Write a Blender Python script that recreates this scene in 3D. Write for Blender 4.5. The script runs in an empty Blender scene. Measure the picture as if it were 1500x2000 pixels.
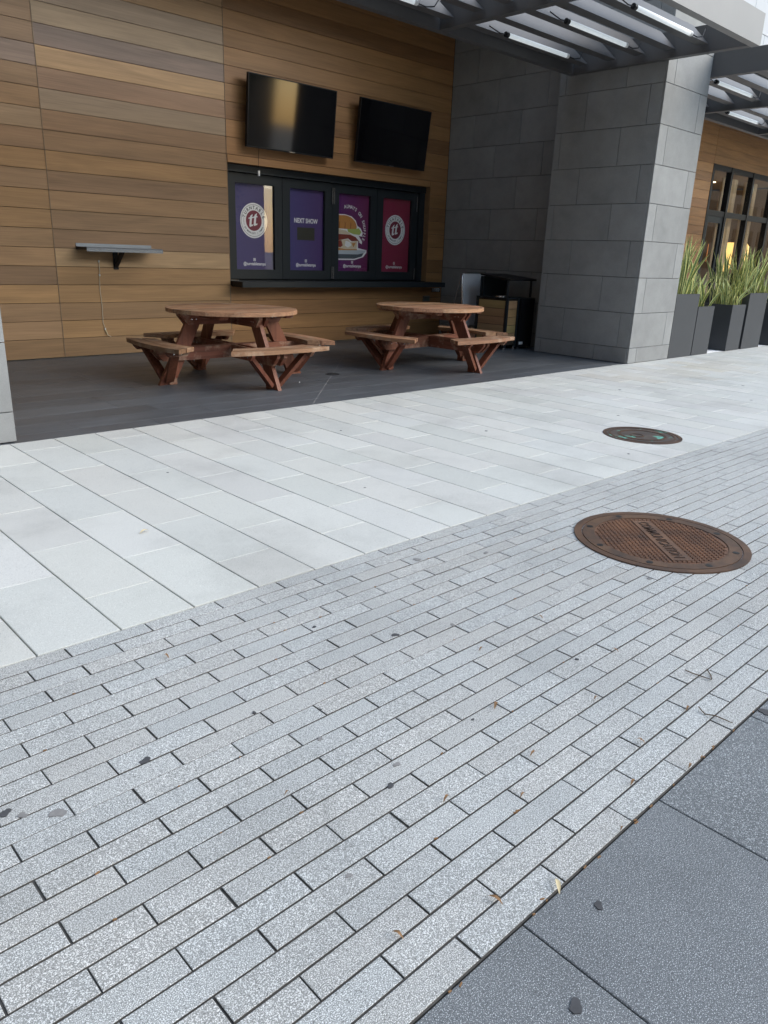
import bpy, bmesh, math, random
from mathutils import Vector, Matrix
rnd = random.Random(7)
scene = bpy.context.scene
col = scene.collection
PI = math.pi

# ------------------------------------------------------------------ camera
H = 1.366
F_PX, PITCH, ROLL, YAW = 1469.7, math.radians(18.844), math.radians(2.124), math.radians(43.862)
fw = Vector((math.sin(YAW)*math.cos(PITCH), math.cos(YAW)*math.cos(PITCH), -math.sin(PITCH)))
rt = Vector((math.cos(YAW), -math.sin(YAW), 0)); up = rt.cross(fw)
r2 = rt*math.cos(ROLL) + up*math.sin(ROLL); u2 = -rt*math.sin(ROLL) + up*math.cos(ROLL)
cam_d = bpy.data.cameras.new('camera'); cam = bpy.data.objects.new('camera', cam_d); col.objects.link(cam)
cam.matrix_world = Matrix(((r2.x, u2.x, -fw.x, 0), (r2.y, u2.y, -fw.y, 0), (r2.z, u2.z, -fw.z, H), (0, 0, 0, 1)))
cam_d.sensor_fit = 'HORIZONTAL'; cam_d.sensor_width = 36; cam_d.lens = F_PX/1500*36
cam_d.clip_start = .05; cam_d.clip_end = 2000
scene.camera = cam

# ------------------------------------------------------------------ sky, sun, exposure
SUN_EL, SUN_ROT = math.radians(34), math.radians(143)      # soft, veiled light from over the street, front right
world = bpy.data.worlds.new('World'); scene.world = world; world.use_nodes = True
wn = world.node_tree; bg = wn.nodes['Background']
sky = wn.nodes.new('ShaderNodeTexSky'); sky.sky_type = 'NISHITA'; sky.sun_disc = False
sky.sun_elevation = SUN_EL; sky.sun_rotation = SUN_ROT; sky.air_density = 1.5; sky.dust_density = 1.3; sky.ozone_density = 1.2
wn.links.new(sky.outputs[0], bg.inputs[0]); bg.inputs[1].default_value = .15
sd = Vector((math.sin(SUN_ROT)*math.cos(SUN_EL), math.cos(SUN_ROT)*math.cos(SUN_EL), math.sin(SUN_EL)))
sun_d = bpy.data.lights.new('sun', 'SUN'); sun_d.energy = 1.1; sun_d.angle = math.radians(60); sun_d.color = (1, .985, .955)
sun = bpy.data.objects.new('sun', sun_d); col.objects.link(sun); sun.rotation_euler = (-sd).to_track_quat('-Z', 'Y').to_euler(); sun.location = (0, 0, 60)
vs = scene.view_settings; vs.view_transform = 'Standard'; vs.look = 'None'; vs.exposure = 1.25; vs.gamma = 1; vs.use_curve_mapping = False

# ------------------------------------------------------------------ helpers
def wm(o):
    m = o.matrix_parent_inverse @ o.matrix_basis
    return wm(o.parent) @ m if o.parent else o.matrix_basis.copy()
def adopt(o, parent):                       # o was built in world space
    if parent:
        o.parent = parent; o.matrix_parent_inverse = wm(parent).inverted()
def tag(o, label=None, cat=None, group=None, kind=None):
    for k, v in (('label', label), ('category', cat), ('group', group), ('kind', kind)):
        if v: o[k] = v
    return o
def empty(name, loc, label, cat, group=None, rz=0):
    o = bpy.data.objects.new(name, None); col.objects.link(o); o.location = loc; o.rotation_euler = (0, 0, rz); o.empty_display_size = .1
    return tag(o, label, cat, group)
class MB:
    def __init__(s): s.v = []; s.f = []
    def add(s, vs_, fs): n = len(s.v); s.v += [tuple(v) for v in vs_]; s.f += [tuple(i+n for i in f) for f in fs]; return s
    def box(s, x0, x1, y0, y1, z0, z1, M=None):
        v = [Vector((x, y, z)) for z in (z0, z1) for y in (y0, y1) for x in (x0, x1)]
        if M: v = [M @ p for p in v]
        return s.add(v, [(0, 2, 3, 1), (4, 5, 7, 6), (0, 1, 5, 4), (2, 6, 7, 3), (0, 4, 6, 2), (1, 3, 7, 5)])
    def prism(s, poly, t0, t1, fn):         # poly in 2d, extruded from t0 to t1; fn(a, b, t) -> point
        n = len(poly); v = [fn(a, b, t0) for a, b in poly] + [fn(a, b, t1) for a, b in poly]
        return s.add(v, [tuple(range(n-1, -1, -1)), tuple(range(n, 2*n))] + [(i, (i+1) % n, n+(i+1) % n, n+i) for i in range(n)])
    def tube(s, pts, r, n=8, cap=True):
        pts = [Vector(p) for p in pts]; rs = r if isinstance(r, (list, tuple)) else [r]*len(pts); base = len(s.v); v = []; f = []
        for i, p in enumerate(pts):
            d = (pts[min(i+1, len(pts)-1)] - pts[max(i-1, 0)]).normalized(); a = d.orthogonal().normalized() if i == 0 else (a - d*a.dot(d)).normalized(); b = d.cross(a)
            v += [p + (a*math.cos(2*PI*k/n) + b*math.sin(2*PI*k/n))*rs[i] for k in range(n)]
        for i in range(len(pts)-1): f += [(i*n+k, i*n+(k+1) % n, (i+1)*n+(k+1) % n, (i+1)*n+k) for k in range(n)]
        if cap: f += [tuple(range(n-1, -1, -1)), tuple(range((len(pts)-1)*n, len(pts)*n))]
        return s.add(v, f)
    def disc(s, c, r, z0, z1, n=32, r0=0):
        cx, cy = c; A = [2*PI*k/n for k in range(n)]
        if r0 == 0:
            return s.prism([(cx+r*math.cos(a), cy+r*math.sin(a)) for a in A], z0, z1, lambda a, b, t: (a, b, t))
        v = []
        for (rr, z) in ((r, z0), (r, z1), (r0, z1), (r0, z0)): v += [(cx+rr*math.cos(a), cy+rr*math.sin(a), z) for a in A]
        return s.add(v, [(j*n+k, j*n+(k+1) % n, ((j+1) % 4)*n+(k+1) % n, ((j+1) % 4)*n+k) for j in range(4) for k in range(n)])
    def mesh(s, name, mat, smooth=False):
        me = bpy.data.meshes.new(name); me.from_pydata(s.v, [], s.f)
        bm = bmesh.new(); bm.from_mesh(me); bmesh.ops.recalc_face_normals(bm, faces=bm.faces); bm.to_mesh(me); bm.free()
        me.materials.append(mat)
        if smooth: me.polygons.foreach_set('use_smooth', [True]*len(me.polygons))
        return me
    def build(s, name, mat, parent=None, smooth=False, local=False, center=False):
        if center:
            c = [sum(p[i] for p in s.v)/len(s.v) for i in range(3)]; s.v = [tuple(p[i]-c[i] for i in range(3)) for p in s.v]
        o = bpy.data.objects.new(name, s.mesh(name, mat, smooth)); col.objects.link(o)
        if center: o.location = c
        if local: o.parent = parent
        else: adopt(o, parent)
        return o
def cbox(u, v, w, c):                       # centred box u*v*w, top at z=0, chamfered top edge
    mb = MB(); a, b = u/2, v/2
    def ring(i, z): return [(-a+i, -b+i, z), (a-i, -b+i, z), (a-i, b-i, z), (-a+i, b-i, z)]
    return mb.add(ring(0, -w)+ring(0, -c)+ring(c, 0), [(3, 2, 1, 0)] + [(r*4+k, r*4+(k+1) % 4, r*4+4+(k+1) % 4, r*4+4+k) for r in (0, 1) for k in range(4)] + [(8, 9, 10, 11)])
def inst(name, me, parent, M=None, color=None):
    o = bpy.data.objects.new(name, me); col.objects.link(o)
    if M: o.matrix_basis = M
    if color: o.color = color
    adopt(o, parent); return o
FACE = {'-y': Matrix(((1, 0, 0), (0, 0, 1), (0, 1, 0))).to_4x4(), '-x': None}
def panel_M(face, x, y, z):                 # puts cbox so that its top looks along -y, -x or +x
    if face == '-y': R = Matrix(((1, 0, 0, 0), (0, 0, -1, 0), (0, 1, 0, 0), (0, 0, 0, 1)))
    elif face == '-x': R = Matrix(((0, 0, -1, 0), (-1, 0, 0, 0), (0, 1, 0, 0), (0, 0, 0, 1)))
    else: R = Matrix(((0, 0, 1, 0), (1, 0, 0, 0), (0, 1, 0, 0), (0, 0, 0, 1)))
    return Matrix.Translation((x, y, z)) @ R
_cache = {}
def cmesh(name, u, v, w, c, mat):
    k = (name, round(u, 3), round(v, 3), w, c, mat.name)
    if k not in _cache: _cache[k] = cbox(u, v, w, c).mesh(name, mat)
    return _cache[k]

# ------------------------------------------------------------------ materials
class NT:
    def __init__(s, name):
        s.m = bpy.data.materials.new(name); s.m.use_nodes = True; s.t = s.m.node_tree; s.b = s.t.nodes['Principled BSDF']; s.out = s.t.nodes['Material Output']
    def n(s, ty, **kw):
        nd = s.t.nodes.new('ShaderNode'+ty)
        for k, v in kw.items():
            if k in nd.inputs.keys(): s.put(nd.inputs[k], v)
            else: setattr(nd, k, v)
        return nd
    def put(s, sock, v):
        if isinstance(v, bpy.types.NodeSocket): s.t.links.new(v, sock)
        elif hasattr(v, 'outputs'): s.t.links.new(v.outputs[0], sock)
        else: sock.default_value = v
    def set(s, **kw):
        for k, v in kw.items(): s.put(s.b.inputs[k.replace('_', ' ')], v)
    def coord(s, scale=(1, 1, 1), kind='Object', rand=True):
        c = s.n('TexCoord'); mp = s.n('Mapping'); s.t.links.new(c.outputs[kind], mp.inputs['Vector']); mp.inputs['Scale'].default_value = scale
        if rand:
            oi = s.n('ObjectInfo'); mu = s.n('VectorMath', operation='SCALE'); mu.inputs[0].default_value = (37, 53, 71); s.t.links.new(oi.outputs['Random'], mu.inputs['Scale']); s.t.links.new(mu.outputs[0], mp.inputs['Location'])
        return mp.outputs[0]
    def noise(s, vec, scale, detail=4, rough=.6, dist=0):
        nd = s.n('TexNoise', Scale=scale, Detail=detail, Roughness=rough, Distortion=dist)
        if vec is not None: s.put(nd.inputs['Vector'], vec)
        return nd.outputs['Fac']
    def ramp(s, fac, stops, interp='LINEAR'):
        r = s.n('ValToRGB'); s.put(r.inputs[0], fac); cr = r.color_ramp; cr.interpolation = interp
        while len(cr.elements) < len(stops): cr.elements.new(.5)
        for e, (p, c) in zip(cr.elements, stops): e.position = p; e.color = c if len(c) == 4 else (*c, 1)
        return r.outputs[0]
    def mix(s, a, b, fac, mode='MIX'):
        m = s.n('Mix', data_type='RGBA', blend_type=mode); s.put(m.inputs[0], fac); s.put(m.inputs[6], a); s.put(m.inputs[7], b); return m.outputs[2]
    def bump(s, h, strength=.3, dist=.002):
        b = s.n('Bump', Strength=strength, Distance=dist); s.put(b.inputs['Height'], h); s.put(s.b.inputs['Normal'], b.outputs[0])
    def ocol(s): return s.n('ObjectInfo').outputs['Color']
def g(v, a=1): return (v, v, v, a)
def rgb(r, gg, b): return (r, gg, b, 1)
def plain(name, c, rough=.5, metal=0, var=.12, scale=8, spec=.5, bump=0):
    t = NT(name); v = t.coord((1, 1, 1)); f = t.noise(v, scale, 5)
    t.set(Base_Color=t.mix(rgb(*[x*(1-var) for x in c]), rgb(*[min(1, x*(1+var)) for x in c]), f), Roughness=rough, Metallic=metal)
    t.b.inputs['Specular IOR Level'].default_value = spec
    if bump: t.bump(t.noise(v, scale*12, 3), bump, .002)
    return t.m
def wood(name, along=0, grain=(.76, 1.12), rough=.45, sc=1.0, spec=.4, weather=None, big=.22):
    t = NT(name); s = [42*sc]*3; s[along] = 1.0*sc
    v = t.coord(tuple(s)); n1 = t.noise(v, 1.6, 10, .68, .25); s2 = [5*sc]*3; s2[along] = .55*sc; n2 = t.noise(t.coord(tuple(s2)), 1.2, 3, .5, 1.2)
    gr = t.ramp(n1, [(.25, g(grain[0])), (.5, g(.95)), (.78, g(grain[1]))])
    c = t.mix(t.ocol(), gr, 1.0, 'MULTIPLY'); c = t.mix(c, t.ramp(n2, [(.3, g(1-big)), (.7, g(1+big*.4))]), 1.0, 'MULTIPLY')
    if weather: c = t.mix(c, rgb(*weather[0]), t.ramp(t.noise(t.coord((3, 3, 3)), 1.4, 6, .7), [(weather[1], g(0)), (weather[2], g(weather[3]))]))
    t.set(Base_Color=c, Roughness=t.ramp(n1, [(.2, g(rough+.12)), (.8, g(rough-.05))])); t.b.inputs['Specular IOR Level'].default_value = spec
    t.bump(n1, .25, .0015); return t.m
def speckle(name, base, light, dark, scale, lt=(.60, .70), dk=(.36, .28), rough=.75, stain=.12, tint=True, mott=.1, macro_scale=1.3):
    t = NT(name); v = t.coord((1, 1, 1), rand=True); nf = t.noise(v, scale, 2, .55); nf2 = t.noise(v, scale*.62, 2, .6)
    c = t.mix(rgb(*base), rgb(*light), t.ramp(nf, [(lt[0], g(0)), (lt[1], g(1))]))
    c = t.mix(c, rgb(*dark), t.ramp(nf2, [(dk[1], g(.9)), (dk[0], g(0))]))
    if tint: c = t.mix(c, t.ocol(), 1.0, 'MULTIPLY')
    geo = t.n('NewGeometry'); big = t.noise(geo.outputs['Position'], macro_scale, 6, .65)
    c = t.mix(c, t.ramp(big, [(.3, g(1-stain*1.6)), (.5, g(1)), (.75, g(1+stain*.4))]), 1.0, 'MULTIPLY')
    t.set(Base_Color=c, Roughness=rough); t.b.inputs['Specular IOR Level'].default_value = .35; t.bump(nf, .25, .0012); return t.m

M = {}
M['siding'] = wood('siding_wood', 0)
M['redwood_x'] = wood('redwood_x', 0, (.42, 1.4), .55, .6, .35, ((.50, .38, .27), .50, .70, .65))
M['redwood_y'] = wood('redwood_y', 1, (.42, 1.4), .55, .6, .35, ((.50, .38, .27), .50, .70, .65))
M['redwood_z'] = wood('redwood_z', 2, (.5, 1.35), .5, .6, .35, ((.34, .24, .17), .62, .85, .35))
M['slab'] = speckle('pale_granite', (.52, .523, .49), (.71, .714, .68), (.30, .302, .285), 330, (.56, .70), (.40, .30), .7, .11)
M['paver'] = speckle('grey_granite', (.268, .274, .264), (.74, .752, .735), (.135, .139, .136), 400, (.50, .62), (.43, .33), .75, .10)
M['dark_slab'] = speckle('dark_granite', (.115, .124, .131), (.52, .55, .56), (.065, .07, .075), 400, (.55, .65), (.42, .32), .6, .1)
def stone():
    t = NT('grey_stone'); v = t.coord((1, 1, 1)); a = t.noise(v, 1.7, 7, .62, .3); b = t.noise(t.coord((3.5, 3.5, .8)), 1.5, 5, .6)
    c = t.mix(t.ocol(), t.ramp(a, [(.25, g(.86)), (.5, g(.99)), (.75, g(1.10))]), 1.0, 'MULTIPLY'); c = t.mix(c, t.ramp(b, [(.3, g(.91)), (.6, g(1.03))]), 1.0, 'MULTIPLY')
    fine = t.noise(v, 160, 3); c = t.mix(c, t.ramp(fine, [(.3, g(.9)), (.7, g(1.08))]), 1.0, 'MULTIPLY')
    t.set(Base_Color=c, Roughness=.62); t.b.inputs['Specular IOR Level'].default_value = .4; t.bump(fine, .15, .001); return t.m
M['stone'] = stone()
def tilemat():
    t = NT('charcoal_tile'); a = t.noise(t.coord((.5, 9, 1)), 2.2, 6, .65, .8); b = t.noise(t.coord((1, 1, 1)), 1.6, 6, .65)
    c = t.mix(t.ocol(), t.ramp(a, [(.25, g(.78)), (.75, g(1.2))]), 1.0, 'MULTIPLY'); c = t.mix(c, t.ramp(b, [(.3, g(.82)), (.75, g(1.2))]), 1.0, 'MULTIPLY')
    t.set(Base_Color=c, Roughness=t.ramp(b, [(.3, g(.36)), (.7, g(.5))])); t.b.inputs['Specular IOR Level'].default_value = .35; t.bump(a, .1, .0008); return t.m
M['tile'] = tilemat()
M['grout'] = plain('grout', (.27, .265, .26), .9)
M['joint'] = plain('joint_sand', (.085, .08, .072), .95, var=.5, scale=30)
M['stone_joint'] = plain('stone_joint', (.045, .045, .047), .9)
M['steel'] = plain('shaded_steel', (.085, .083, .083), .5, 0, .14, 3)  # same paint as the fascia, with canopy shade put into the colour
M['fascia'] = plain('fascia_panel', (.24, .235, .23), .45, 0, .08, 2)  # the canopy's steel paint left at its lit tone
M['black_frame'] = plain('black_frame_paint', (.017, .022, .025), .42, 0, .12, 3, .3)
M['black'] = plain('black_plastic', (.011, .011, .012), .45, spec=.25)
M['chrome'] = plain('brushed_steel', (.62, .62, .62), .25, 1, .08)
M['galv'] = plain('galvanised_plate', (.20, .22, .24), .5, .5, .12, 6)
M['planter'] = plain('planter_paint', (.040, .044, .050), .5, 0, .15, 3)
M['soil'] = plain('soil', (.03, .022, .015), .95, 0, .4, 20, bump=.6)
M['white'] = plain('white_plastic', (.75, .75, .73), .4)
M['facade'] = plain('pale_facade_stone', (.50, .52, .54), .75, 0, .08, 2)
M['soffit'] = plain('dark_soffit', (.06, .06, .062), .8)
M['street'] = plain('concrete_paving', (.30, .285, .26), .85, 0, .15, 1.5)
M['asphalt'] = plain('asphalt', (.055, .055, .057), .9, 0, .25, 6, bump=.4)
M['brick'] = plain('brown_brick', (.34, .25, .18), .85, 0, .2, 1.2)
M['core'] = plain('wall_core', (.03, .022, .014), .9)
M['bark'] = plain('bark', (.11, .085, .06), .9, 0, .35, 10, bump=.8)
M['dry_leaf'] = plain('dry_leaf', (.22, .12, .05), .7, 0, .4, 60)
M['pale_leaf'] = plain('pale_dry_leaf', (.60, .50, .30), .7, 0, .25, 60)
M['twig'] = plain('twig', (.10, .07, .045), .9, 0, .3, 60)
M['gum'] = plain('old_gum', (.055, .056, .06), .85, 0, .4, 60)
M['gum_faded'] = plain('faded_gum', (.20, .195, .19), .85, 0, .4, 60)
M['curtain'] = plain('curtain', (.66, .50, .30), .9, 0, .08, 4)
M['interior'] = plain('interior_plaster', (.28, .19, .11), .85)
def rust():
    t = NT('rusted_iron'); v = t.coord((1, 1, 1), rand=True); a = t.noise(v, 5, 8, .7, .4)
    t.set(Base_Color=t.mix(t.ramp(a, [(.28, rgb(.055, .042, .036)), (.48, rgb(.14, .075, .045)), (.62, rgb(.21, .11, .06)), (.8, rgb(.13, .10, .085))]), t.ocol(), 1.0, 'MULTIPLY'), Roughness=.62, Metallic=.35); t.bump(t.noise(v, 150, 4), .35, .001); return t.m
M['rust'] = rust()
def patina():
    t = NT('patinated_iron'); v = t.coord((1, 1, 1), rand=False); a = t.noise(v, 6, 6, .7, .5)
    base = t.ramp(a, [(.3, rgb(.045, .04, .038)), (.6, rgb(.10, .075, .06))])
    t.set(Base_Color=t.mix(base, rgb(.14, .46, .36), t.ramp(t.noise(v, 5.5, 3, .6, .9), [(.57, g(0)), (.63, g(.9))])), Roughness=.6, Metallic=.3); t.bump(t.noise(v, 120, 4), .35, .001); return t.m
M['patina'] = patina()
def emit(name, c, s, base=(.8, .8, .8)):
    t = NT(name); t.set(Base_Color=rgb(*base), Emission_Color=rgb(*c), Emission_Strength=s); return t.m
M['lamp'] = emit('frosted_lamp_tube', (.84, .95, 1), .17)
M['room_lamp'] = emit('room_lamp_glow', (1, .62, .18), .75, (.7, .5, .2))
M['room_light'] = emit('ceiling_light_glow', (1, .72, .4), 3.0)
M['exit'] = emit('exit_sign_glow', (.55, .9, .7), .12)
def glassmat(name, rough=.0, tint=(1, 1, 1), refl=1.0):
    t = NT(name); t.t.nodes.remove(t.b); tr = t.n('BsdfTransparent'); tr.inputs[0].default_value = rgb(*tint); gl = t.n('BsdfGlossy', Roughness=rough); gm = t.n('NewGeometry'); io = t.n('Mix', data_type='FLOAT'); t.t.links.new(gm.outputs['Backfacing'], io.inputs[0]); io.inputs[2].default_value = 1.5; io.inputs[3].default_value = 1/1.5; fr = t.n('Fresnel'); t.t.links.new(io.outputs[0], fr.inputs[0]); ms = t.n('MixShader')
    mu = t.n('Math', operation='MULTIPLY'); t.t.links.new(fr.outputs[0], mu.inputs[0]); mu.inputs[1].default_value = refl
    t.t.links.new(mu.outputs[0], ms.inputs[0]); t.t.links.new(tr.outputs[0], ms.inputs[1]); t.t.links.new(gl.outputs[0], ms.inputs[2]); t.t.links.new(ms.outputs[0], t.out.inputs['Surface']); return t.m
M['glass'] = glassmat('window_glass')
t = NT('tv_screen'); t.set(Base_Color=rgb(.004, .004, .005), Roughness=.06); t.b.inputs['Specular IOR Level'].default_value = .6; M['screen'] = t.m
def pr(name, c, rough=.6):
    t = NT(name); t.set(Base_Color=rgb(*c), Roughness=rough); return t.m
def poster(name, c1, c2):                   # printed colour shift across the sheet
    t = NT(name); c = t.n('TexCoord'); sx = t.n('SeparateXYZ'); t.t.links.new(c.outputs['Object'], sx.inputs[0])
    mr = t.n('MapRange'); t.t.links.new(sx.outputs[0], mr.inputs[0]); mr.inputs[1].default_value = -.34; mr.inputs[2].default_value = .34
    t.set(Base_Color=t.mix(rgb(*c1), rgb(*c2), mr.outputs[0]), Roughness=.55); return t.m
P_white = pr('print_white', (.88, .87, .85)); P_red = pr('print_crimson', (.20, .013, .035)); P_dark = pr('print_dark', (.02, .022, .025)); P_olive = pr('print_olive', (.022, .020, .008))
P_bun = pr('print_bun', (.55, .24, .055)); P_bun2 = pr('print_bun_shade', (.33, .12, .025)); P_let = pr('print_lettuce', (.42, .50, .12)); P_meat = pr('print_sauce', (.24, .035, .018)); P_cream = pr('print_cream', (.70, .60, .42)); P_plate = pr('print_plate', (.50, .56, .60)); P_plate2 = pr('print_plate_shade', (.07, .09, .11))

# ------------------------------------------------------------------ lettering
_gl = {}
def glyphs(txt, bold=.018):
    k = (txt, bold)
    if k not in _gl:
        cu = bpy.data.curves.new('lettering', 'FONT'); cu.body = txt; cu.size = 1; cu.align_x = 'CENTER'; cu.offset = bold; cu.resolution_u = 3
        o = bpy.data.objects.new('lettering', cu); col.objects.link(o); me = bpy.data.meshes.new_from_object(o)
        _gl[k] = ([tuple(v.co) for v in me.vertices], [tuple(p.vertices) for p in me.polygons])
        bpy.data.objects.remove(o); bpy.data.meshes.remove(me); bpy.data.curves.remove(cu)
    return _gl[k]
def put_text(mb, txt, fn, size, cx, cy, rot=0, sx=1, bold=.018):
    v, f = glyphs(txt, bold); c, s = math.cos(rot), math.sin(rot)
    mb.add([fn(cx + size*(x*sx*c - y*s), cy + size*(x*sx*s + y*c)) for x, y, z in v], f)
def arc_text(mb, txt, fn, size, cx, cy, R, a0, a1, flip=False, sx=.8, sq=1.0, bold=.018):
    n = len(txt)
    for i, ch in enumerate(txt):
        if ch == ' ': continue
        a = a0 + (a1-a0)*i/(n-1); put_text(mb, ch, fn, size, cx + R*math.cos(a)*sq, cy + R*math.sin(a), a + (PI/2 if flip else -PI/2), sx, bold)

# ------------------------------------------------------------------ the ground
W = 9.727; Y_STONE, Y_PATIO, Y_DARK = 2.493, 5.60, .684
gs = MB(); gs.add([(-600, -600, -.09), (600, -600, -.09), (600, 600, -.09), (-600, 600, -.09)], [(0, 1, 2, 3)])
tag(gs.build('ground', M['street']), kind='structure')
def inframe(x, y, z=0, m=60):
    d = Vector((x, y, z-H)); q = d.dot(fw)
    if q < .05: return None
    px, py = 750+F_PX*d.dot(r2)/q, 1000-F_PX*d.dot(u2)/q
    return q if -m < px < 1500+m and -m < py < 2000+m else None
def bed(name, x0, x1, y0, y1, z1, mat):
    return tag(MB().box(x0, x1, y0, y1, -.085, z1).build(name, mat), kind='structure')
stone_pav = bed('pale_stone_pavement', -4, 30, Y_STONE, Y_PATIO, -.016, M['joint'])
paver_pav = bed('paver_strip', -4, 30, Y_DARK, Y_STONE-.002, -.0065, M['joint'])
dark_pav = bed('dark_pavement', -4, 30, -2.5, Y_DARK-.002, -.012, M['joint'])
patio = bed('patio_floor', 1.2, 10.6, Y_PATIO+.002, W+.02, -.0015, M['grout'])
bed('far_patio_floor', 11.29, 30, Y_PATIO+.002, W+.02, -.0005, M['tile'])
def pieces(parent, name, cands, me, zj, tint):
    """cands: centre x, y; the 300 that show largest become parts, the rest one joined part"""
    seen = []; rest = []
    for (x, y) in cands:
        q = max((inframe(x+dx, y+dy) or 0) for dx in (-.15, 0, .15) for dy in (-.2, 0, .2))
        (seen if q > 0 else rest).append((q, x, y))
    seen.sort(); rest += seen[300:]; seen = seen[:300]
    for q, x, y in seen:
        R = Matrix.Translation((x, y, rnd.uniform(-zj, 0))) @ Matrix.Rotation(rnd.gauss(0, .0012), 4, 'X') @ Matrix.Rotation(rnd.gauss(0, .0012), 4, 'Y') @ Matrix.Rotation(rnd.gauss(0, .0015), 4, 'Z')
        inst(name, me(y), parent, R, tint())
    if rest:
        mb = MB()
        for q, x, y in rest:
            vv = [tuple(v.co) for v in me(y).vertices]; ff = [tuple(p.vertices) for p in me(y).polygons]
            z = rnd.uniform(-zj, 0); mb.add([(a+x, b+y, c+z) for a, b, c in vv], ff)
        o = mb.build(name, me(0).materials[0], parent); sandy_sides(o.data); o.color = tint(); o['kind'] = 'stuff'
# pale slabs
PX, PL = .3073, .628
cands = []; short = []
for j in range(-8, 80):
    x = .742 + PX*(j-.5); ph = 2.83 if j % 2 == 0 else 3.14
    ys = [Y_STONE] + [ph+PL*k for k in range(-1, 6) if Y_STONE+.06 < ph+PL*k < Y_PATIO-.06] + [Y_PATIO]
    for a, b in zip(ys, ys[1:]):
        (cands if abs(b-a-PL) < .01 else short).append((x, a, b))
def warm(lo, hi, w=.03):
    def f():
        v = rnd.uniform(lo, hi); return (v*(1+rnd.uniform(-w, w)), v, v*(1+rnd.uniform(-w, w)), 1)
    return f
slab_t = warm(.93, 1.04, .012)
sc = [(x, (a+b)/2) for x, a, b in cands]
vis_short = [s for s in short if any(inframe(s[0], y) for y in s[1:])]
seen_n = 300 - len(vis_short)
me_slab = cmesh('slab', PX-.0055, PL-.0035, .035, .0022, M['slab'])
sc.sort(key=lambda c: (0, inframe(*c)) if inframe(*c) else (1, 0))
pieces_lim = sc[:]
for x, a, b in short:
    o = inst('slab', cmesh('slab', PX-.0055, b-a-.0035, .035, .0022, M['slab']), stone_pav, Matrix.Translation((x, (a+b)/2, rnd.uniform(-.001, 0))), slab_t()) if (x, a, b) in vis_short else None
near = [c for c in sc if inframe(*c)][:max(0, seen_n)]; far = [c for c in sc if c not in near]
for x, y in near:
    tint = slab_t(); st_ = max(0, 1-math.hypot((x-10.2)/2.6, (y-4.9)/.9))*rnd.uniform(.2, 1); tint = (tint[0]*(1-.08*st_), tint[1]*(1-.16*st_), tint[2]*(1-.26*st_), 1)
    inst('slab', me_slab, stone_pav, Matrix.Translation((x, y, rnd.uniform(-.0012, 0))) @ Matrix.Rotation(rnd.gauss(0, .001), 4, 'X') @ Matrix.Rotation(rnd.gauss(0, .001), 4, 'Y'), tint)
mb = MB(); vv = [tuple(v.co) for v in me_slab.vertices]; ff = [tuple(p.vertices) for p in me_slab.polygons]
for x, y in far: mb.add([(a+x, b+y, c+rnd.uniform(-.001, 0)) for a, b, c in vv], ff)
for x, a, b in short:
    if (x, a, b) not in vis_short:
        q = cbox(PX-.0055, b-a-.0035, .035, .0022); mb.add([(p[0]+x, p[1]+(a+b)/2, p[2]) for p in q.v], q.f)
o = mb.build('slab', M['slab'], stone_pav); o['kind'] = 'stuff'; o.color = (1, 1, 1, 1)
# pavers
NR = 24; RP = (Y_STONE-Y_DARK)/NR; BP = .3048; MH1 = (3.62, 1.668)
ROWC = [.7205+.0733*r if r < 13 else 1.6730+.0776*(r-13) for r in range(NR)]     # the upper rows are a little wider
me_lo = cmesh('paver', BP-.005, .0733-.0052, .04, .0013, M['paver']); me_hi = cmesh('paver', BP-.005, .0776-.0052, .04, .0013, M['paver'])
def sandy_sides(me):                        # sand packed against the sides of each paver
    me.materials.append(M['joint'])
    me.polygons.foreach_set('material_index', [1 if 0 <= i % 10 <= 4 else 0 for i in range(len(me.polygons))]); return me
sandy_sides(me_lo); sandy_sides(me_hi)
cands = []
for r in range(NR):
    y = ROWC[r]; ph = 1.442 if r % 2 else 1.5935
    for k in range(-12, 60):
        x = ph + BP*(k+.5)
        if max(math.hypot(x+sx*BP/2-MH1[0], y+sy*RP/2-MH1[1]) for sx in (-1, 1) for sy in (-1, 1)) < .43: continue
        cands.append((x + rnd.gauss(0, .0006), y))
def pav_t():
    v = rnd.uniform(.95, 1.05); w = rnd.uniform(-.015, .02); return (v*(1+w), v, v*(1-w*.8), 1)
pieces(paver_pav, 'paver', cands, lambda y: me_lo if y < 1.635 else me_hi, .0016, pav_t)
# dark slabs along the street side
for k in range(-4, 14):
    for r in range(2):
        inst('slab', cmesh('slab', .6065-.004, 1.2-.004, .035, .002, M['dark_slab']), dark_pav, Matrix.Translation((1.117+.6065*(k+.5), Y_DARK-.003-1.2*(r+.5), -.0015)), warm(.95, 1.05, .006)())
# patio tiles
rows = [Y_PATIO+.003] + [5.82+.3048*k for k in range(13)] + [W]
for i, (a, b) in enumerate(zip(rows, rows[1:])):
    x = 1.22; nx = 1.22 + rnd.uniform(.3, 1.2)
    while x < 10.58:
        e = min(nx, 10.58); v = rnd.uniform(.08, .108)
        inst('tile', cmesh('tile', e-x-.003, b-a-.003, .02, .001, M['tile']), patio, Matrix.Translation(((x+e)/2, (a+b)/2, rnd.uniform(-.0003, .0004))), (v*.90, v*.98, v*1.08, 1))
        x = e; nx = x + 1.2192
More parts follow.
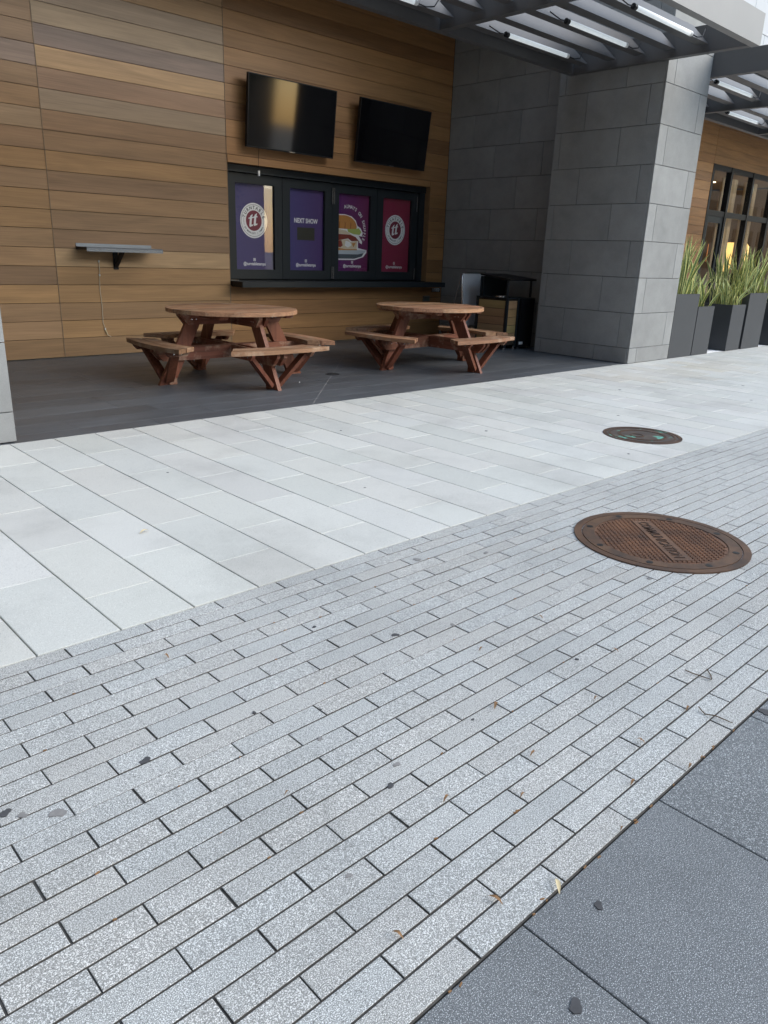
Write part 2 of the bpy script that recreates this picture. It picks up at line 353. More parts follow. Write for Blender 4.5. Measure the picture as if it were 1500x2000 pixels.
# slope cuts that run to the floor drain
DR = (5.76, 6.97)
for (x, y) in ((4.395, 5.605), (6.98, 8.19), (7.1, 5.63), (4.4, 8.33)):
    d = Vector((x-DR[0], y-DR[1], 0)); L = d.length; d.normalize(); nrm = Vector((-d.y, d.x, 0))*.0025; p, q = Vector((*DR, 0))+d*.1, Vector((x, y, 0))
    MB().add([p-nrm+Vector((0, 0, .0016)), p+nrm+Vector((0, 0, .0016)), q+nrm+Vector((0, 0, .0016)), q-nrm+Vector((0, 0, .0016))], [(0, 1, 2, 3)]).build('slope_joint', M['grout'], patio)
dr = empty('floor_drain', (*DR, 0), 'dark round floor drain set in the charcoal patio tiles between the picnic tables', 'drain')
MB().disc(DR, .085, -.01, .003, 28, .066).build('rim', M['black'], dr)
mb = MB()
for k in range(-3, 4): h = math.sqrt(.066**2-(k*.018)**2); mb.box(DR[0]+k*.018-.005, DR[0]+k*.018+.005, DR[1]-h, DR[1]+h, -.008, .001)
mb.build('grate', M['black_frame'], dr)

# ------------------------------------------------------------------ wooden walls
ZB = [0.008] + [.238+.2144*k for k in range(23)]
TAN = [(.37, .222, .108), (.335, .203, .10), (.35, .215, .112), (.39, .228, .10), (.31, .188, .10), (.33, .202, .104)]
ORG = [(.34, .175, .067), (.31, .16, .063), (.36, .187, .07), (.285, .143, .057), (.33, .172, .067)]
def wood_wall(name, label, cols, y, opening, z_top, override=None):
    x0, x1 = cols[0][0], cols[-1][1]
    root = empty(name, ((x0+x1)/2, y, 0), label, 'wall')
    for ci, (a, b, pal) in enumerate(cols):
        for zi, (z0, z1) in enumerate(zip(ZB, ZB[1:])):
            if z0 > z_top: continue
            z1 = min(z1, z_top); rects = [(a, b, z0, z1)]
            if opening:
                ox0, ox1, oz0, oz1 = opening
                if b > ox0 and a < ox1 and z1 > oz0+.01 and z0 < oz1-.01:
                    rects = []
                    if a < ox0-.02: rects.append((a, ox0, z0, z1))
                    if b > ox1+.02: rects.append((ox1, b, z0, z1))
                    if z1 > oz1+.02: rects.append((max(a, ox0), min(b, ox1), oz1, z1))
                    if z0 < oz0-.02: rects.append((max(a, ox0), min(b, ox1), z0, oz0))
            c = rnd.choice(pal); v = rnd.uniform(.86, 1.12); c = tuple(q*v for q in c)
            if override and (ci, zi) in override: c = override[(ci, zi)]
            for (p, q, s, t_) in rects:
                if q-p < .02 or t_-s < .012: continue
                inst('board', cmesh('board', q-p-.005, t_-s-.0048, .02, .0016, M['siding']), root, panel_M('-y', (p+q)/2, y, (s+t_)/2), (*c, 1))
    return root
OPEN = (6.132, 10.17, .881, 2.495)
ov = {(1, 17): (.40, .28, .17), (1, 16): (.25, .175, .135), (1, 15): (.49, .305, .15), (1, 14): (.34, .205, .12), (1, 13): (.34, .245, .155), (1, 18): (.36, .255, .17), (0, 15): (.30, .21, .155), (0, 12): (.43, .29, .165), (1, 5): (.49, .32, .165)}
ww = wood_wall('wood_wall', 'brown horizontal wood plank wall behind the picnic tables with two televisions', [(1.22, 3.68, TAN), (3.68, 6.12, TAN), (6.12, 10.587, ORG)], W, OPEN, 5.0, ov)
MB().box(1.22, 10.587, W+.30, W+.42, 0, 5.0).build('wall_core', M['core'], ww)
for x in (3.68, 6.12): MB().box(x-.004, x+.004, W-.006, W+.03, 0.008, .87 if x > 6.1 else 5.0).build('joint_trim', M['siding'], ww).color = (.26, .18, .11, 1)
MB().box(6.116, 6.124, W-.006, W+.03, 2.51, 5.0).build('joint_trim', M['siding'], ww).color = (.22, .14, .08, 1)
for (a, b, z0, z1) in ((6.10, 6.132, .881, 2.495), (10.17, 10.20, .881, 2.495)):
    MB().box(a, b, W+.005, W+.29, z0, z1).build('jamb', M['siding'], ww).color = (.24, .14, .065, 1)
MB().box(6.10, 10.20, W+.021, W+.29, 2.495, 2.53).build('jamb', M['siding'], ww).color = (.22, .13, .06, 1)

# ------------------------------------------------------------------ stone pillars and side walls
ZC = [0.004, .22] + [.22+.4835*k for k in range(1, 12)]
def st_col(lo=.25, hi=.285):
    v = rnd.uniform(lo, hi); return (v*.975, v*1.0, v*.985, 1)
def stone_face(root, face, fixed, a0, a1, je, jo, ztop, th=.03):
    for zi, (z0, z1) in enumerate(zip(ZC, ZC[1:])):
        if z0 > ztop-.05: continue
        z1 = min(z1, ztop); js = [a0] + sorted(j for j in (je if zi % 2 == 0 else jo) if a0+.03 < j < a1-.03) + [a1]
        for p, q in zip(js, js[1:]):
            me = cmesh('stone_block', q-p-.006, z1-z0-.006, th, .0025, M['stone']); c = (p+q)/2; z = (z0+z1)/2
            loc = (c, fixed, z) if face == '-y' else (fixed, c, z)
            inst('stone_block', me, root, panel_M(face, *loc), st_col())
def pillar(label, x0, x1, y0, y1, jx_e, jx_o, sides):
    root = empty('stone_pillar', ((x0+x1)/2, (y0+y1)/2, 0), label, 'pillar', None)
    MB().box(x0+.02, x1-.02, y0+.02, y1-.02, 0, 5.0).build('core', M['stone_joint'], root)
    stone_face(root, '-y', y0, x0, x1, jx_e, jx_o, 5.0)
    for s in sides:
        xf = x0 if s == '-x' else x1
        je, jo = (7.09, 6.13), (6.714, 5.764)
        stone_face(root, s, xf, y0+.031, y1, je, jo, 5.0)
    return root
pillar('grey stone block pillar between the patio and the tall dark planters', 10.09, 11.287, 5.558, 7.2, (10.305,), (11.065,), ('-x', '+x'))
pillar('grey stone block pillar at the end of the patio away from the planters', .53, 1.728, 5.63, 7.2, (.75,), (1.5,), ('-x', '+x'))
sw = empty('stone_side_wall', (10.68, 8.45, 0), 'dark grey stone side wall behind the bins, closing the end of the patio', 'wall')
MB().box(10.607, 10.76, 7.19, W+.4, 0, 5.0).build('core', M['stone_joint'], sw)
stone_face(sw, '-x', 10.587, 7.2, W, (8.71, 7.75), (9.18, 8.22, 7.26), 5.0)
sw2 = empty('stone_side_wall', (1.14, 8.45, 0), 'stone side wall behind the pillar at the plain end of the patio', 'wall')
MB().box(1.05, 1.2, 7.19, W+.4, 0, 5.0).build('core', M['stone_joint'], sw2)
stone_face(sw2, '+x', 1.22, 7.2, W, (8.71, 7.75), (9.18, 8.22, 7.26), 5.0)
# upper storeys: pale panels over the recessed ground floor
uf = empty('upper_facade', (12, 7.3, 5), 'pale stone upper storeys rising above the pillars and the canopy', 'building')
MB().box(-45, 60, 7.27, 34, 5.0, 16).build('wall', M['facade'], uf)
MB().box(-45, 60, 7.3, 34, 4.93, 4.999).build('soffit', M['soffit'], uf)
me_p = cmesh('panel', 1.192, .592, .05, .004, M['facade'])
for i in range(20):
    for k in range(7): inst('panel', me_p, uf, panel_M('-y', 5.2+1.2*i+(.6 if k % 2 else 0), 7.22, 5.31+.6*k), warm(.93, 1.0)())
for i in range(7): MB().box(6+3.4*i, 7.8+3.4*i, 7.15, 7.26, 9.8, 12).build('window', M['glass'], uf)
eb = tag(MB().box(-45, .40, 5.7, 34, 0, 4.92).build('neighbour_wall', M['facade']), 'plain pale masonry block next to the pillar at the plain end of the patio', 'building')

# ------------------------------------------------------------------ steel canopies with louvres and lamp tubes
ZL = 3.84
def canopy(x0, x1, beams, label, lamps, ysb=7.02):
    root = empty('steel_canopy', ((x0+x1)/2, 5.7, ZL), label, 'canopy')
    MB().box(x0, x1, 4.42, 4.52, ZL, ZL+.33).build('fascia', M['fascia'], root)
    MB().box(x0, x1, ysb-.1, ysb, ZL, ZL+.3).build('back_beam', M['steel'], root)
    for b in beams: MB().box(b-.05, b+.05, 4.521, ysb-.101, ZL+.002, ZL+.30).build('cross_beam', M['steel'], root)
    for a, b in zip(beams, beams[1:]):
        p, q = a+.053, b-.053
        for y in (6.685, 6.25, 5.83, 5.415, 5.0):
            c = .16; poly = [(p, ZL+.27), (p+c, ZL+.09), (p+c, ZL+.085), (q-c*.3, ZL+.085), (q-.02, ZL+.11), (q-c-.06, ZL+.27)]
            poly = [(p, ZL+.27), (p, ZL+.085), (q-.02, ZL+.085), (q-.02, ZL+.10), (q-.17, ZL+.27)]
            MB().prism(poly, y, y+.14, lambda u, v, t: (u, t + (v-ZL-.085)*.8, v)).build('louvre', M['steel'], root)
    return root
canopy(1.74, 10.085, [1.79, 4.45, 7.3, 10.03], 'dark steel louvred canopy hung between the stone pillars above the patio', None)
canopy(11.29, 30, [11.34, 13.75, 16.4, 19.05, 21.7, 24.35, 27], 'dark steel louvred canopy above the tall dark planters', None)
n_l = [0]
def lamp(x0, x1, y, label):
    root = empty('lamp_tube', ((x0+x1)/2, y, ZL+.1), label, 'lamp', 'lamp tubes under the canopies')
    z = ZL+.085; yy = y-.035
    MB().tube([(x0+.05, yy, z), (x1-.03, yy, z)], .026, 12).build('tube', M['lamp'], root, True)
    MB().tube([(x0, yy, z), (x0+.05, yy, z)], .031, 10).build('end_cap', M['black'], root)
    MB().tube([(x1-.03, yy, z), (x1+.02, yy, z)], .028, 10).build('end_cap', M['white'], root)
    MB().tube([(x1+.02, yy, z), (x1+.15, yy-.01, z-.01), (x1+.28, yy-.01, z+.02), (x1+.38, yy+.02, z+.12)], .007, 6).build('cable', M['black'], root)
    MB().tube([(x0, yy, z), (x0-.12, yy-.01, z-.012), (x0-.3, yy+.01, z+.03)], .007, 6).build('cable', M['black'], root)
for y, l in ((6.685, 'frosted white lamp tube under the patio canopy on the louvre nearest the wood wall'), (5.83, 'frosted white lamp tube under the middle louvre of the patio canopy'), (5.0, 'frosted white lamp tube under the patio canopy louvre next to the front fascia')):
    lamp(8.12, 9.42, y, l)
lamp(5.28, 6.58, 6.685, 'frosted white lamp tube under the patio canopy in the bay above the televisions')
lamp(11.95, 13.2, 5.83, 'frosted white lamp tube under the planter canopy just past the stone pillar')
lamp(14.3, 15.6, 6.685, 'frosted white lamp tube under the planter canopy in its second bay')
# lamp on the wall side stays dark inside the soffit

# ------------------------------------------------------------------ serving window
YL = W+.18
sv = empty('serving_window', (8.15, YL, .88), 'dark framed folding serving window with four posters in the wood wall', 'window')
MB().box(6.134, 10.168, W+.10, W+.28, 2.40, 2.493).build('head_frame', M['black_frame'], sv)
MB().box(10.04, 10.168, W+.12, W+.28, .945, 2.398).build('frame_post', M['black_frame'], sv)
MB().box(6.134, 6.195, W+.12, W+.28, .945, 2.398).build('frame_post', M['black_frame'], sv)
MB().box(6.197, 10.038, YL+.062, YL+.075, .945, 2.398).build('backing', M['black'], sv)
XL = [6.20, 7.155, 8.115, 9.075, 10.035]
def Pf(cx, y): return lambda u, v: (cx+u, y, v)
ZP0, ZP1 = 1.105, 2.256
def flat(poly, cx, y, name, mat, par):
    mb = MB(); mb.add([(cx+u, y, v) for u, v in poly], [tuple(range(len(poly)))]); return mb.build(name, mat, par)
def ell(cx, cz, rx, rz, n=40, a0=0, a1=2*PI): return [(cx+rx*math.cos(a0+(a1-a0)*k/n), cz+rz*math.sin(a0+(a1-a0)*k/n)) for k in range(n if a1-a0 > 6.2 else n+1)]
def ringm(cx, cz, R, r, X, y, name, mat, par, n=48):
    mb = MB(); mb.add([(X+cx+q*math.cos(2*PI*k/n), y, cz+q*math.sin(2*PI*k/n)) for q in (R, r) for k in range(n)], [(k, (k+1) % n, n+(k+1) % n, n+k) for k in range(n)]); return mb.build(name, mat, par)
TT = [(-.020, -.075), (.018, -.060), (.026, -.040), (.006, -.046), (.002, -.04), (.010, .030), (.030, .036), (.022, .046), (.012, .044), (.020, .082), (-.010, .060), (-.016, .042), (-.040, .030), (-.030, .022), (-.018, .024), (-.026, -.055)]
def logo(X, y, par, R=.235):
    cz = 1.775
    flat(ell(0, cz, R, R*1.03), X, y, 'logo', P_white, par)
    ringm(0, cz, R*.935, R*.915, X, y-.0006, 'logo', P_dark, par)
    flat(ell(0, cz, R*.585, R*.60), X, y-.0006, 'logo', P_red, par)
    mb = MB()
    for s in (-.045, .030): mb.add([(X+s+u*1.35*R/.235, y-.0012, cz+v*1.15*R/.235+(.012 if s > 0 else -.004)) for u, v in TT], [tuple(range(len(TT)))])
    mb.build('logo', P_white, par)
    mb = MB(); fn = Pf(X, y-.0009)
    arc_text(mb, 'TURNTABLE', fn, .064*R/.235, 0, cz, R*.665, PI*.90, PI*.10, False, .95)
    arc_text(mb, 'JW MARRIOTT | TAMPA', fn, .034*R/.235, 0, cz, R*.80, PI*1.17, PI*1.83, True, .9)
    mb.build('lettering', P_dark, par)
    mb = MB()
    for a0, a1 in ((PI*.93, PI*1.12), (-PI*.12, PI*.07)):
        for k in range(8):
            aa = [a0+(a1-a0)*(k+i)/8 for i in (0, 1)]
            mb.add([(X+R*q*math.cos(a), y-.0009, cz+R*q*math.sin(a)) for q, a in ((.74, aa[0]), (.755, aa[0]), (.755, aa[1]), (.74, aa[1]))], [(0, 1, 2, 3)])
    mb.build('logo', P_dark, par)
def handle_text(X, y, par):
    mb = MB(); fn = Pf(X, y); put_text(mb, '@turntabletampa', fn, .062, 0, 1.155, 0, .88)
    ez = 1.235
    for (p, q, s, t_) in ((-.020, .020, ez+.014, ez+.020), (-.020, .020, ez-.020, ez-.014), (-.020, -.014, ez-.014, ez+.014), (.014, .020, ez-.014, ez+.014)):
        mb.add([fn(p, s), fn(q, s), fn(q, t_), fn(p, t_)], [(0, 1, 2, 3)])
    mb.add([fn(a, b) for a, b in ell(0, ez, .009, .009, 12)], [tuple(range(12))]); mb.build('lettering', P_white, par)
posters = [((.052, .042, .16), (.058, .036, .14)), ((.046, .036, .17), (.062, .024, .13)), ((.095, .012, .13), (.15, .010, .075)), ((.26, .014, .055), (.27, .018, .05))]
leaf_lab = ['leaf with a purple poster and a round white emblem', 'leaf with a purple poster announcing the next show', 'leaf with a burger poster', 'leaf with a crimson poster and a round white emblem']
for i in range(4):
    a, b = XL[i]+.004, XL[i+1]-.004; X = (a+b)/2
    mb = MB(); y0, y1 = YL-.03, YL+.045
    mb.box(a, X-.338, y0, y1, .962, 2.392); mb.box(X+.338, b, y0, y1, .962, 2.392); mb.box(X-.338, X+.338, y0, y1, .962, ZP0-.01); mb.box(X-.338, X+.338, y0, y1, ZP1+.01, 2.392)
    lf = mb.build('leaf', M['black_frame'], sv); lf['label'] = leaf_lab[i]
    pm = MB().add([(-.338, 0, -.585), (.338, 0, -.585), (.338, 0, .585), (-.338, 0, .585)], [(0, 1, 2, 3)]).mesh('poster', poster('poster_print_%d' % i, *posters[i]))
    po = inst('poster', pm, lf, Matrix.Translation((X, YL+.02, (ZP0+ZP1)/2)))
    yp = YL+.0185
    if i in (0, 3): logo(X, yp, lf)
    if i == 1:
        mb = MB(); put_text(mb, 'NEXT SHOW', Pf(X, yp), .094, 0, 1.79, 0, .82, .024); mb.build('lettering', P_white, lf)
        flat([(-.17, 1.54), (.17, 1.54), (.17, 1.725), (-.17, 1.725)], X, yp, 'print_block', P_olive, lf)
    if i == 2:
        L_ = -.336
        def fl(poly, k, mat): flat([(max(L_, u), v) for u, v in poly], X, yp-.0006*k, 'print_block', mat, lf)
        cx = -.20
        outline = [(L_, 1.96), (-.18, 1.965), (-.03, 1.94), (.06, 1.88), (.10, 1.80), (.17, 1.77), (.22, 1.70), (.20, 1.64), (.13, 1.65), (.21, 1.56), (.20, 1.52), (.12, 1.56), (.12, 1.46), (.31, 1.43), (.31, 1.39), (.24, 1.32), (.05, 1.27), (L_, 1.265)]
        fl(outline, 0, P_white)
        fl([(L_, 1.945)] + [(-.19+.275*math.cos(a), 1.775+.175*math.sin(a)) for a in [PI*.55-PI*.55*k/14 for k in range(15)]] + [(.07, 1.745), (L_, 1.745)], 1, P_bun)
        for k in range(3): fl([(-.30+.12*k, 1.75), (-.28+.12*k, 1.75), (-.275+.12*k, 1.83), (-.29+.12*k, 1.86)], 2, P_bun2)
        fl([(-.12, 1.745), (.0, 1.75), (.13, 1.765), (.19, 1.71), (.15, 1.665), (.02, 1.67), (-.10, 1.70)], 2, P_let)
        fl([(L_, 1.74), (-.15, 1.72), (-.02, 1.66), (L_, 1.67)], 1, P_cream)
        fl([(L_, 1.665), (-.05, 1.66), (.06, 1.63), (.17, 1.545), (.10, 1.57), (-.02, 1.56), (-.10, 1.60), (L_, 1.56)], 2, P_meat)
        fl([(L_, 1.565), (-.10, 1.59), (-.05, 1.55), (.10, 1.57), (.09, 1.44), (-.16, 1.43), (L_, 1.45)], 1, P_cream)
        fl([(L_, 1.56), (-.24, 1.57), (-.21, 1.49), (-.26, 1.46), (L_, 1.47)], 3, P_meat)
        fl([(-.15, 1.565), (-.06, 1.55), (-.02, 1.50), (-.10, 1.46), (-.17, 1.49)], 3, P_white)
        fl([(-.02, 1.53), (.07, 1.54), (.02, 1.47)], 3, P_bun)
        fl([(L_, 1.455), (-.15, 1.435), (.10, 1.44), (.10, 1.425), (L_, 1.415)], 2, P_bun)
        fl([(L_, 1.425), (.05, 1.43), (.29, 1.425), (.285, 1.395), (.12, 1.36), (L_, 1.355)], 1, P_plate)
        fl([(L_, 1.355), (.12, 1.36), (.25, 1.385), (.21, 1.33), (.04, 1.29), (L_, 1.285)], 1, P_plate2)
        mb = MB(); arc_text(mb, 'ALWAYS ON SHUFFLE', Pf(X, yp-.001), .074, -.105, 1.725, .335, PI*.56, -PI*.115, False, .85, 1.0, .024); mb.build('lettering', P_white, lf)
    handle_text(X, yp, lf)
    MB().box(X-.337, X+.337, YL-.004, YL, ZP0-.009, ZP1+.009).build('pane', M['glass'], lf)
for x in (8.10, 8.135, 9.985):
    for z0, z1 in ((2.09, 2.33), (.975, 1.16)): MB().box(x-.011, x+.011, YL-.062, YL-.031, z0, z1).build('hinge', M['chrome'], sv)
for z in (2.405, .925): MB().box(6.15, 6.36, YL-.045, YL-.031, z, z+.02).build('slide_rail', M['chrome'], sv)
ct = empty('counter_shelf', (8.15, 9.6, .86), 'black counter shelf running under the serving window', 'counter')
MB().box(6.14, 10.36, 9.43, W-.002, .862, .94).build('counter_top', M['black_frame'], ct)
MB().box(6.14, 10.165, W, W+.27, .883, .943).build('sill', M['black_frame'], ct)
MB().box(6.135, 6.14, 9.44, W-.01, .868, .934).build('end_plate', M['black'], ct)

# ------------------------------------------------------------------ televisions
def tv(x0, x1, z0, z1, y_top, y_bot, label):
    root = empty('television', ((x0+x1)/2, W, z0), label, 'television', 'televisions on the wood wall')
    h = z1-z0; ang = math.atan2(y_bot-y_top, h); T = Matrix.Translation(((x0+x1)/2, y_bot, z0)) @ Matrix.Rotation(ang, 4, 'X'); w = (x1-x0)/2; L = math.hypot(h, y_bot-y_top)
    MB().box(-w, w, .002, .045, 0, L, T).build('body', M['black'], root)
    MB().box(-w+.012, w-.012, -.001, .004, .018, L-.012, T).build('screen', M['screen'], root)
    for (a, b, c, d) in ((-w, w, 0, .018), (-w, w, L-.012, L), (-w, -w+.012, .018, L-.012), (w-.012, w, .018, L-.012)): MB().box(a, b, -.005, .003, c, d, T).build('bezel', M['black'], root)
    MB().box(-.05, .05, -.0065, -.004, .004, .013, T).build('badge', M['chrome'], root)
    MB().box((x0+x1)/2-.25, (x0+x1)/2+.25, y_bot+.045, W-.001, (z0+z1)/2-.2, (z0+z1)/2+.15).build('wall_mount', M['black'], root)
tv(6.37, 7.895, 2.705, 3.60, W-.20, W-.12, 'black television on the wood wall mirroring the bright street, above the purple posters')
tv(8.36, 9.885, 2.715, 3.595, W-.21, W-.10, 'black unlit television on the wood wall, near the dark stone side wall')
cb = empty('sensor_cable', (6.62, W-.02, 2.39), 'thin hanging cable with a small white plug between television and serving window', 'cable')
MB().tube([(6.64, W-.015, 2.72), (6.635, W-.012, 2.6), (6.63, W-.012, 2.43)], .003, 6).build('cord', M['black'], cb)
MB().box(6.618, 6.642, W-.03, W-.006, 2.36, 2.43).build('plug', M['white'], cb)

# ------------------------------------------------------------------ wall shelf and cable, outlet, notice
sh = empty('drink_shelf', (4.43, W, 1.1), 'grey tread-plate drink shelf on a black bracket fixed to the wood wall', 'shelf')
prof = [(W-.003, 1.345), (W-.003, 1.375), (W-.008, 1.375), (W-.012, 1.335), (W-.31, 1.335), (W-.325, 1.322), (W-.325, 1.283), (W-.319, 1.283), (W-.319, 1.318), (W-.308, 1.329), (W-.012, 1.329)]
MB().prism(prof, 3.94, 4.93, lambda a, b, t: (t, a, b)).build('plate', M['galv'], sh)
mb = MB()
for i in range(24):
    for j in range(2):
        x = 3.965+.0405*i+(.02 if j else 0); z = 1.294+.017*j; s = 1 if (i+j) % 2 else -1
        mb.prism([(x-.013, z-.004*s), (x, z+.003-.0*s), (x+.013, z+.004*s), (x, z-.003)], W-.328, W-.3255, lambda a, b, t: (a, t, b))
mb.build('tread', M['chrome'], sh)
MB().prism([(W-.002, 1.08), (W-.002, 1.13), (W-.235, 1.327), (W-.29, 1.327)], 4.41, 4.455, lambda a, b, t: (t, a, b)).build('bracket', M['black'], sh)
MB().box(4.40, 4.465, W-.012, W-.001, 1.07, 1.327).build('bracket_plate', M['black'], sh)
MB().box(3.938, 3.942, W-.318, W-.01, 1.30, 1.334).build('end_cap', M['black'], sh)
wc = empty('wall_cable', (4.2, W, .2), 'thin pale cable hanging from a hole below the drink shelf', 'cable')
MB().tube([(4.209, W-.004, 1.18), (4.209, W-.014, 1.15), (4.211, W-.008, 1.05), (4.20, W-.009, .95), (4.196, W-.008, .8), (4.206, W-.008, .62), (4.20, W-.008, .42), (4.222, W-.01, .33), (4.248, W-.012, .26), (4.29, W-.012, .235)], .0035, 6).build('cord', plain('pale_cord', (.62, .55, .42), .6), wc)
for (x, z) in ((4.209, 1.165), (4.206, 1.0), (4.222, .335)): MB().box(x-.006, x+.006, W-.016, W-.003, z-.012, z+.012).build('clip', M['white'], wc)
MB().tube([(4.224, W-.012, .325), (4.242, W-.014, .272)], .008, 6).build('connector', M['pale_leaf'], wc)
ol = empty('outlet_box', (10.19, W, .62), 'small grey weatherproof outlet box on the wood wall under the counter end', 'outlet')
MB().box(10.11, 10.265, W-.03, W-.001, .60, .70).build('cover', plain('outlet_metal', (.16, .165, .15), .45, .5), ol)
MB().box(10.13, 10.245, W-.037, W-.030, .615, .685).build('flap', plain('outlet_flap', (.11, .115, .10), .45, .4), ol)
st = empty('notice_sticker', (10.41, W, .78), 'dark notice strip with small white print beside the counter end', 'sign')
MB().box(10.33, 10.56, W-.006, W-.001, .765, .835).build('sheet', M['black'], st)
mb = MB()
for r in range(3):
    x = 10.34
    while x < 10.53:
        w = rnd.uniform(.012, .035); mb.add([(x, W-.0072, .775+.021*r), (x+w, W-.0072, .775+.021*r), (x+w, W-.0072, .787+.021*r), (x, W-.0072, .787+.021*r)], [(0, 1, 2, 3)]); x += w+.007
mb.build('print', P_white, st)

# ------------------------------------------------------------------ picnic tables
RED = (.18, .062, .034); TOPC = (.37, .20, .11)
def rc(c, lo=.8, hi=1.2): v = rnd.uniform(lo, hi); return (c[0]*v, c[1]*v*rnd.uniform(.95, 1.05), c[2]*v, 1)
def picnic(cx, cy, rot, label):
    root = empty('picnic_table', (cx, cy, 0), label, 'picnic table', 'round picnic tables on the patio', rot)
    def part(mb, name, mat, c, par=root):
        o = mb.build(name, M[mat], root, local=True)
        if par is not root: o.parent = par
        o.color = rc(c, .62, 1.3) if c is TOPC else rc(c, .75, 1.25); return o
    R, zt, th = .70, .768, .043
    n = 10; w = 2*R/n
    for k in range(n):
        a, b = -R+w*k+.003, -R+w*(k+1)-.003
        pts = []
        ys = [a+(b-a)*i/5 for i in range(6)]
        def xx(y):                          # a circle sawn as short straight facets
            ang = math.atan2(y, math.sqrt(max(0, R*R-y*y))); return math.sqrt(max(.004, R*R-y*y))
        pts = [(xx(y), y) for y in ys] + [(-xx(y), y) for y in reversed(ys)]
        part(MB().prism(pts, zt-th, zt-rnd.uniform(0, .002), lambda p, q, t: (p, q, t)), 'top_plank', 'redwood_x', TOPC)
    for s in (-1, 1):
        part(MB().prism([(-.50, zt-th-.038), (.50, zt-th-.038), (.52, zt-th-.001), (-.52, zt-th-.001)], s*.40-.045, s*.40+.045, lambda p, q, t: (t, p, q)), 'batten', 'redwood_y', RED)
    for arm in range(4):
        A = Matrix.Rotation(PI/2*arm, 4, 'Z'); al = 'redwood_x' if arm % 2 == 0 else 'redwood_y'; la = 'redwood_y' if arm % 2 == 0 else 'redwood_x'
        def P(r, l, z): return A @ Vector((r, l, z))
        # leg: one plank leaning inwards, held between paired beams
        part(MB().prism([(.73, 0), (.90, 0), (.565, .635), (.565, .72), (.50, .72), (.395, .635)], -.022, .022, lambda p, q, t: P(p, t, q)), 'leg', 'redwood_z', RED)
        for s in (-1, 1):
            l0, l1 = (.0235, .063) if s > 0 else (-.063, -.0235)
            z1 = zt-th-.0015 - (.0 if arm % 2 == 0 else .0)
            inner = .0645 if arm % 2 else 0.0005
            if arm % 2 == 0: inner = .0005
            o = part(MB().prism([(inner, z1-.115), (.56, z1-.115), (.63, z1-.03), (.63, z1), (inner, z1)], l0, l1, lambda p, q, t: P(p, t, q)), 'top_support', al, RED)
            MB().add(*bolts([P(.47, s*.0635, z1-.06), P(.52, s*.0635, z1-.06)], P(0, s, 0))).build('bolt', M['chrome'], root, local=True)
            o2 = part(MB().prism([(inner, .25), (.86, .25), (.945, .34), (.945, .385), (inner, .385)], l0, l1, lambda p, q, t: P(p, t, q)), 'seat_beam', al, RED)
            MB().add(*bolts([P(.70, s*.0635, .33), P(.78, s*.0635, .33)], P(0, s, 0))).build('bolt', M['chrome'], root, local=True)
            # board under the seat end, with a brace down to the foot
            ls = s*.36
            o3 = part(MB().prism([(.76, .335), (.95, .335), (.985, .375), (.985, .386), (.72, .386), (.72, .375)], ls-.019, ls+.019, lambda p, q, t: P(p, t, q)), 'seat_cleat', al, RED)
            MB().add(*bolts([P(.82, ls+s*.0195, .362), P(.90, ls+s*.0195, .362)], P(0, s, 0))).build('bolt', M['chrome'], root, local=True)
            b0, b1 = Vector((.80, s*.045, .045)), Vector((.87, s*.345, .375)); d = (b1-b0).normalized(); wv = Vector((1, 0, 0)); wv = (wv-d*wv.dot(d)).normalized()*.045; tv_ = d.cross(wv).normalized()*.019
            vs8 = [b + i*wv + j*tv_ for b in (b0, b1) for i in (-1, 1) for j in (-1, 1)]
            part(MB().add([A @ v for v in vs8], [(0, 1, 3, 2), (4, 6, 7, 5), (0, 4, 5, 1), (2, 3, 7, 6), (0, 2, 6, 4), (1, 5, 7, 3)]), 'brace', 'redwood_z', RED)
        part(MB().box(.715, .80, -.05, .05, .004, .07, A), 'foot_block', la, RED)
        MB().add(*bolts([P(.8015, -.03, .045), P(.8015, .03, .045)], P(1, 0, 0), .011)).build('bolt', M['chrome'], root, local=True)
        # two curved seat planks
        zs = .430
        for (r0, r1, h0, h1) in ((.755, .882, .42, .50), (.888, 1.015, .505, .595)):
            m = 8; inn = [(r0-.055*(2*i/m-1)**2, -h0+2*h0*i/m) for i in range(m+1)]; out = [(r1-.06*(2*i/m-1)**2, -h1+2*h1*i/m) for i in range(m+1)]
            part(MB().prism(inn + out[::-1], .387, zs-rnd.uniform(0, .002), lambda p, q, t: P(p, q, t)), 'seat_plank', la, TOPC)
    return root
def bolts(pts, nrm, r=.009):
    mb = MB(); nrm = Vector(nrm).normalized(); a = nrm.orthogonal().normalized(); b = nrm.cross(a)
    for p in pts:
        p = Vector(p); v = [p + (a*math.cos(k*PI/4)+b*math.sin(k*PI/4))*r for k in range(8)] + [p + nrm*.004 + (a*math.cos(k*PI/4)+b*math.sin(k*PI/4))*r*.6 for k in range(8)]
        mb.add(v, [(k, (k+1) % 8, 8+(k+1) % 8, 8+k) for k in range(8)] + [tuple(range(8, 16))])
    return mb.v, mb.f
picnic(4.59, 7.27, math.radians(-1.5), 'round reddish wooden picnic table with four attached benches, nearest the drink shelf')
picnic(7.39, 6.97, math.radians(3.5), 'round reddish wooden picnic table with four attached benches, next to the stone pillar')

